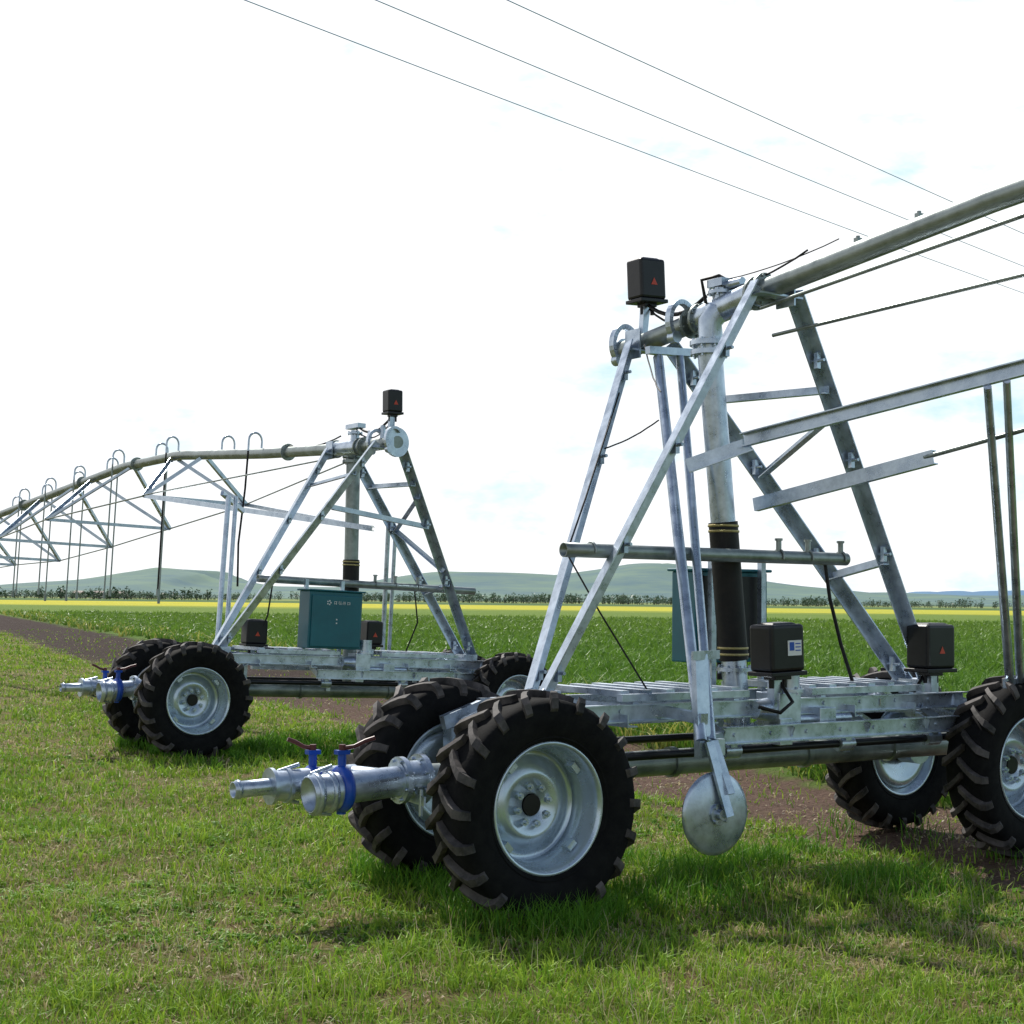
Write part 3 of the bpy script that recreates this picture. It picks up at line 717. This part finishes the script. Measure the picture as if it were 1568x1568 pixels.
# village houses
WALL=simple('house_render',(.45,.45,.43),(.55,.54,.5),0,.8,1); ROOF=simple('house_roof',(.16,.10,.09),(.2,.13,.1),0,.6,1); WIN=simple('window_dark',(.02,.02,.03),(.04,.04,.05),0,.2,1)
for i,(xx,yy,ww) in enumerate(((-222,800,5),(-213,806,6),(-236,810,5))):
    e=bpy.data.objects.new('village_house',None); sc.collection.objects.link(e); e.location=(xx,yy,0); e.rotation_euler=(0,0,random.uniform(-.3,.3))
    a=Part('walls',WALL,e); a.box((0,0,1.2),(ww,4,2.4)); a.done()
    a=Part('roof',ROOF,e); a.prof((-ww/2-.3,0,2.4),(ww/2+.3,0,2.4),[(0,-2.4),(1.5,0),(0,2.4),(-.15,2.4),(-.15,-2.4)],hint=(0,0,1)); a.done()
    a=Part('windows',WIN,e)
    for q_ in (-.3,.3): a.box((ww*q_,-2.02,1.4),(1.0,.06,.9))
    a.done()
    a=Part('door',WIN,e); a.box((0,-2.02,1.0),(.8,.06,2.0)); a.done()

# ---------------------------------------------------------------- power lines
Pl=Part('power_line',CABLE)
dirv=Vector((.676,.737,0))
starts=[Vector((.2,18.6,9.15)),Vector((-1.50,18.6,9.15)),Vector((-3.2,18.6,9.15))]
S0,S1=-28,48
for s0 in starts:
    pts=[]
    for t in np.linspace(S0,S1,60):
        k=(t-S0)/(S1-S0); pts.append(s0+dirv*t+Vector((0,0,(4*k*(1-k)-.95)*-.45)))
    Pl.poly(pts,.0075,6)
Pl.done()
for t in (S0,S1):
    e=bpy.data.objects.new('utility_pole',None); sc.collection.objects.link(e)
    c=starts[1]+dirv*t; e.location=(c.x,c.y,0)
    a=Part('pole_shaft',CONC,e); a.tube((0,0,0),(0,0,9.6),.17,16,r2=.10); a.done()
    a=Part('crossarm',GALV,e); p0=starts[0]+dirv*t-c; p2=starts[2]+dirv*t-c
    a.bar((p0.x*1.1,p0.y*1.1,9.2),(p2.x*1.1,p2.y*1.1,9.2),.1,.1); a.done()
    a=Part('insulators',WHT,e)
    for q_ in (p0,Vector((0,0,0)),p2): a.tube((q_.x,q_.y,9.25),(q_.x,q_.y,9.5),.05,12,r2=.03)
    a.done()

# ---------------------------------------------------------------- world + sun
w=bpy.data.worlds.new('World'); sc.world=w; w.use_nodes=True; nt=w.node_tree; L=nt.links.new
bg=nt.nodes['Background']; sky=N(nt,'ShaderNodeTexSky',sky_type='NISHITA'); sky.sun_disc=False
sky.sun_elevation=R(50); sky.sun_rotation=R(-25); sky.air_density=1.0; sky.dust_density=.6
tc=N(nt,'ShaderNodeTexCoord'); mp=N(nt,'ShaderNodeMapping'); mp.inputs['Scale'].default_value=(1,1,2.4); mp.inputs['Location'].default_value=(1.9,.4,.2)
L(tc.outputs['Generated'],mp.inputs['Vector'])
no=N(nt,'ShaderNodeTexNoise'); no.inputs['Scale'].default_value=7.5; no.inputs['Detail'].default_value=8; no.inputs['Roughness'].default_value=.58; L(mp.outputs[0],no.inputs['Vector'])
sp=N(nt,'ShaderNodeSeparateXYZ'); L(tc.outputs['Generated'],sp.inputs[0])
bi=N(nt,'ShaderNodeMath',operation='MULTIPLY_ADD'); L(sp.outputs[0],bi.inputs[0]); bi.inputs[1].default_value=-.26; L(no.outputs['Fac'],bi.inputs[2])
cr=N(nt,'ShaderNodeValToRGB'); cr.color_ramp.elements[0].position=.27; cr.color_ramp.elements[0].color=(6.8/11.4,9.3/11.4,10.4/11.4,1); cr.color_ramp.elements[1].position=.41; cr.color_ramp.elements[1].color=(1,1,1,1)
L(bi.outputs[0],cr.inputs['Fac'])
cm=N(nt,'ShaderNodeMix',data_type='RGBA',blend_type='MULTIPLY'); cm.inputs[0].default_value=1; L(cr.outputs['Color'],cm.inputs[6]); cm.inputs[7].default_value=(11.2,11.4,11.6,1)
mr=N(nt,'ShaderNodeMapRange',interpolation_type='SMOOTHSTEP'); mr.inputs['From Min'].default_value=.40; mr.inputs['From Max'].default_value=.60; mr.inputs['To Min'].default_value=1; mr.inputs['To Max'].default_value=.08
L(sp.outputs[2],mr.inputs['Value'])
bk=N(nt,'ShaderNodeMapRange',interpolation_type='SMOOTHSTEP'); bk.inputs['From Min'].default_value=-.7; bk.inputs['From Max'].default_value=.5; bk.inputs['To Min'].default_value=.5; bk.inputs['To Max'].default_value=1
L(sp.outputs[1],bk.inputs['Value'])
mu=N(nt,'ShaderNodeMath',operation='MULTIPLY'); L(bk.outputs['Result'],mu.inputs[0]); L(mr.outputs['Result'],mu.inputs[1])
mx=N(nt,'ShaderNodeMix',data_type='RGBA'); L(mu.outputs[0],mx.inputs[0]); L(sky.outputs[0],mx.inputs[6]); L(cm.outputs[2],mx.inputs[7])
L(mx.outputs[2],bg.inputs['Color']); bg.inputs['Strength'].default_value=.1
sun=bpy.data.lights.new('sun','SUN'); sun.energy=5; sun.angle=R(.5); sun.color=(1,.96,.88)
so=bpy.data.objects.new('sun',sun); sc.collection.objects.link(so)
az=R(-25); el=R(50); sd=Vector((math.sin(az)*math.cos(el),math.cos(az)*math.cos(el),math.sin(el)))
so.rotation_euler=sd.to_track_quat('Z','Y').to_euler(); so.location=(0,0,30)

cam=bpy.data.cameras.new('camera'); cam.sensor_width=36; cam.lens=52.1; cam.clip_end=20000; cam.clip_start=.05
c=bpy.data.objects.new('camera',cam); sc.collection.objects.link(c)
Mx=Euler((R(93.38),0,0)).to_matrix()@Matrix.Rotation(R(.62),3,'Z')
c.matrix_world=Matrix.Translation((0,0,1.63))@Mx.to_4x4()
sc.camera=c
